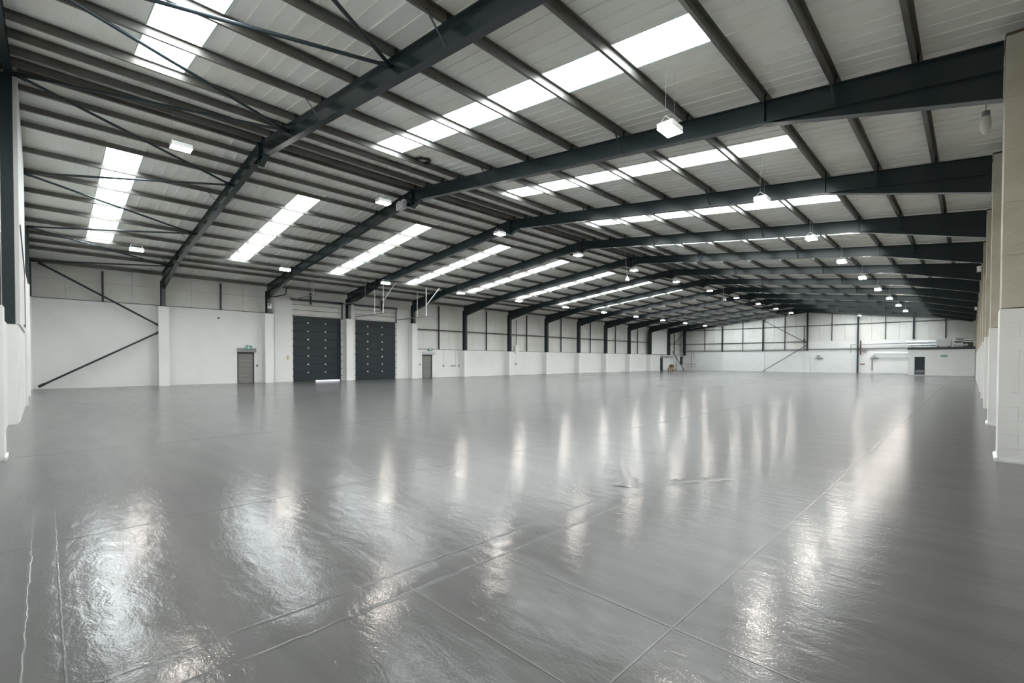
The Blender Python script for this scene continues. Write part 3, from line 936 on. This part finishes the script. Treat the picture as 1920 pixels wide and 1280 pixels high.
# ---------------------------------------------------------------- near end wall (left edge of the view)
wn_ = MB()
wn_.box(-1.0, 11.7, .12, .62, 0, 4.82)
wn_.box(11.7, 17.6, .12, .62, 0, 2.45)
wn_.box(17.6, 36.0, .12, .44, 0, 2.45)
wn_.slab(-1.2, zs(-1.2) + .1, 0, RX, zs(RX) + .1, 0, .02, .10)
wn_.slab(RX, zs(RX) + .1, 0, 36.0, zs(36) + .1, 0, .02, .10)
wall_near = wn_.add('wall_near', M['white'])
tag(wall_near, 'white near end wall seen edge-on at the left of the view', kind='structure')
for x in (0.0, 5.75, 11.6, 17.8, 23.55, 29.4):
    zt = 4.78 if x < 11 else 2.43
    y0, y1 = (.62, .68) if x < 12 else (.44, .60)
    MB().box(x - .25, x + .25, y0, y1, 0, zt).add('pilaster', M['white'], wall_near)
    if x > 20:
        MB().box(x - .27, x + .27, .60, .625, 0, .05).add('plinth_fillet', M['white'], wall_near)
for x in (0.0, 5.75, 17.8, 23.55, 29.4):
    zb = 4.82 if x < 12 else 2.45
    ya, yb = (.44, .68) if x < 12 else (.30, .575)
    MB().box(x - .10, x + .10, ya, yb, zb, zr(x) - .24).add('wall_post', M['steel'], wall_near)
# white sheeting between the third and fourth posts, up to the roof
MB().slab(11.7, zr(11.7) + .1, 2.46, 17.6, zr(17.6) + .1, 2.46, .44, .65).add('white_sheeting', M['white'], wall_near)
xx = [-.9, 2.9, 5.75, 8.7, 11.6, 14.7, 17.8, 20.7, 23.55, 26.5, 29.4, 32.4, 35.8]
for a, b in zip(xx[:-1], xx[1:]):
    base = 4.84 if b < 12 else 2.47
    m = (a + b) / 2
    for p0, p1 in ((a, m), (m, b)):
        MB().slab(p0 + .01, zs(p0) + .02, base, p1 - .01, zs(p1) + .02, base, .30, .36).add('cladding_panel', M['clad'], wall_near)
t = thing('conduit', 'thin brown conduit stepping down the near end wall', 'conduit', (13.2, .665, 3))
for a, b in (((17.3, .665, 5.0), (13.2, .665, 4.3)), ((13.2, .665, 4.3), (13.2, .665, 2.6)), ((13.2, .665, 2.6), (14.6, .665, 2.6))):
    MB().tube(a, b, .012, 6).add('pipe', M['brown'], t)

# ---------------------------------------------------------------- high-bay lamps in three rows
def lamp_meshes():
    w, l, h = .33, .47, .11
    body = MB().box(-w / 2, w / 2, -l / 2, l / 2, .0, h)
    for i in range(7):     # cooling fins on the long sides
        y = -l / 2 + l * (i + .5) / 7
        body.box(-w / 2 - .006, -w / 2, y - .01, y + .01, .015, h - .01)
        body.box(w / 2, w / 2 + .006, y - .01, y + .01, .015, h - .01)
    body = body.mesh('housing', M['whiteplastic'])
    diff = MB().box(-w / 2 + .01, w / 2 - .01, -l / 2 + .01, l / 2 - .01, -.012, 0).mesh('diffuser', M['lamp'])
    brk = MB()
    for y in (-l / 2 + .04, l / 2 - .04):
        brk.tube((-w / 2 + .03, y, h), (0, y, h + .12), .004, 5)
        brk.tube((w / 2 - .03, y, h), (0, y, h + .12), .004, 5)
    brk.tube((0, -l / 2 + .04, h + .118), (0, l / 2 - .04, h + .118), .003, 5)
    brk = brk.mesh('bridle', M['lightgrey'])
    return body, diff, brk
LBODY, LDIFF, LBRK = lamp_meshes()
rows = [('left', 8.95, 6.27, .88, range(11)), ('middle', 19.25, 7.30, .68, range(11)), ('right', 30.12, 6.27, .93, range(10))]
for nm, x, z, dy, bays in rows:
    for i in bays:
        y = mids[i] + dy
        w = 'nearest the camera' if i == 0 else '%s from the camera' % ORD[i]
        t = thing('high_bay_lamp', 'lit white rectangular lamp in the %s row, %s' % (nm, w), 'lamp', (x, y, z), 'high-bay lamps in three rows')
        link('housing', LBODY, t, (x, y, z))
        link('diffuser', LDIFF, t, (x, y, z))
        b = link('bridle', LBRK, t, (x, y, z))
        cab = MB()
        for yy in (y - .195, y + .195):
            cab.tube((x, yy, z + .225), (x, yy, zs(x) + .026), .002, 4)
        cab.add('suspension_cable', M['grey'], t)
t = thing('high_bay_lamp', 'lone lit lamp hanging before the tall post of the far wall', 'lamp', (24.4, 74.0, 7.35))
for nme, me in (('housing', LBODY), ('diffuser', LDIFF), ('bridle', LBRK)):
    link(nme, me, t, (24.4, 74.0, 7.35))
MB().tube((24.4, 74.0, 7.58), (24.4, 74.0, zs(24.4) + .03), .004, 5).add('suspension_cable', M['lightgrey'], t)

# pendant sensors under the ridge
for (x, y, z, lab) in ((18.47, 28.0, 6.80, 'small white pendant box hanging left of the ridge beyond the fourth frame'),
                       (18.4, 45.0, 7.10, 'small white bell pendant hanging under the ridge in mid hall'),
                       (17.45, 70.0, 7.60, 'small white bell pendant hanging under the ridge at the far end')):
    t = thing('pendant', lab, 'lamp', (x, y, z), 'small pendants under the ridge')
    MB().tube((x, y, z + .25), (x - .2, y, zs(x - .2) + .03), .012, 6).add('cord', M['lightgrey'], t)
    me = MB().lathe((x, y, z), [(.14, 0), (.15, .05), (.08, .2), (.04, .28)], 14).mesh('shade', M['whiteplastic'])
    for q in me.polygons: q.use_smooth = True
    link('shade', me, t)
# flue ring in the roof
t = thing('roof_flue_collar', 'black ring collar in the roof lining left of the second frame', 'vent', (20.93, 10.4, zs(20.93)))
me = MB()
n = len(me.v)
seg = 24
cx, cy = 20.93, 10.40
for r, dz in ((.17, -.01), (.25, -.01), (.25, -.07), (.17, -.07)):
    for i in range(seg):
        a = 2 * math.pi * i / seg
        x = cx + r * math.cos(a); y = cy + r * math.sin(a)
        me.v.append((x, y, zs(x) + dz + .01))
for q in range(4):
    for i in range(seg):
        j = (i + 1) % seg; q2 = (q + 1) % 4
        me.f.append((q * seg + i, q * seg + j, q2 * seg + j, q2 * seg + i))
mm = me.mesh('collar', M['black']); fix_normals(mm)
link('collar', mm, t)
MB().box(cx - .15, cx + .15, cy - .15, cy + .15, zs(cx) - .005, zs(cx) + .02).add('cover_disc', M['lightgrey'], t)
# grey control box on the second frame beside the ridge
t = thing('control_box', 'pale grey box fixed to the second frame just left of the ridge', 'box', (17.1, 11.85, 8.0))
MB().box(16.85, 17.40, 11.80, 11.98, 8.02, 8.32).add('case', M['lightgrey'], t)
MB().box(16.92, 17.12, 11.82, 11.94, 8.32, 8.38).add('clip', M['whiteplastic'], t)
MB().box(17.25, 17.45, 11.82, 11.94, 8.32, 8.38).add('clip', M['whiteplastic'], t)
MB().box(16.85, 16.9, 11.795, 11.80, 8.05, 8.30).add('label_plate', M['whiteplastic'], t)

for o in S.objects:
    if '_base' in o: del o['_base']
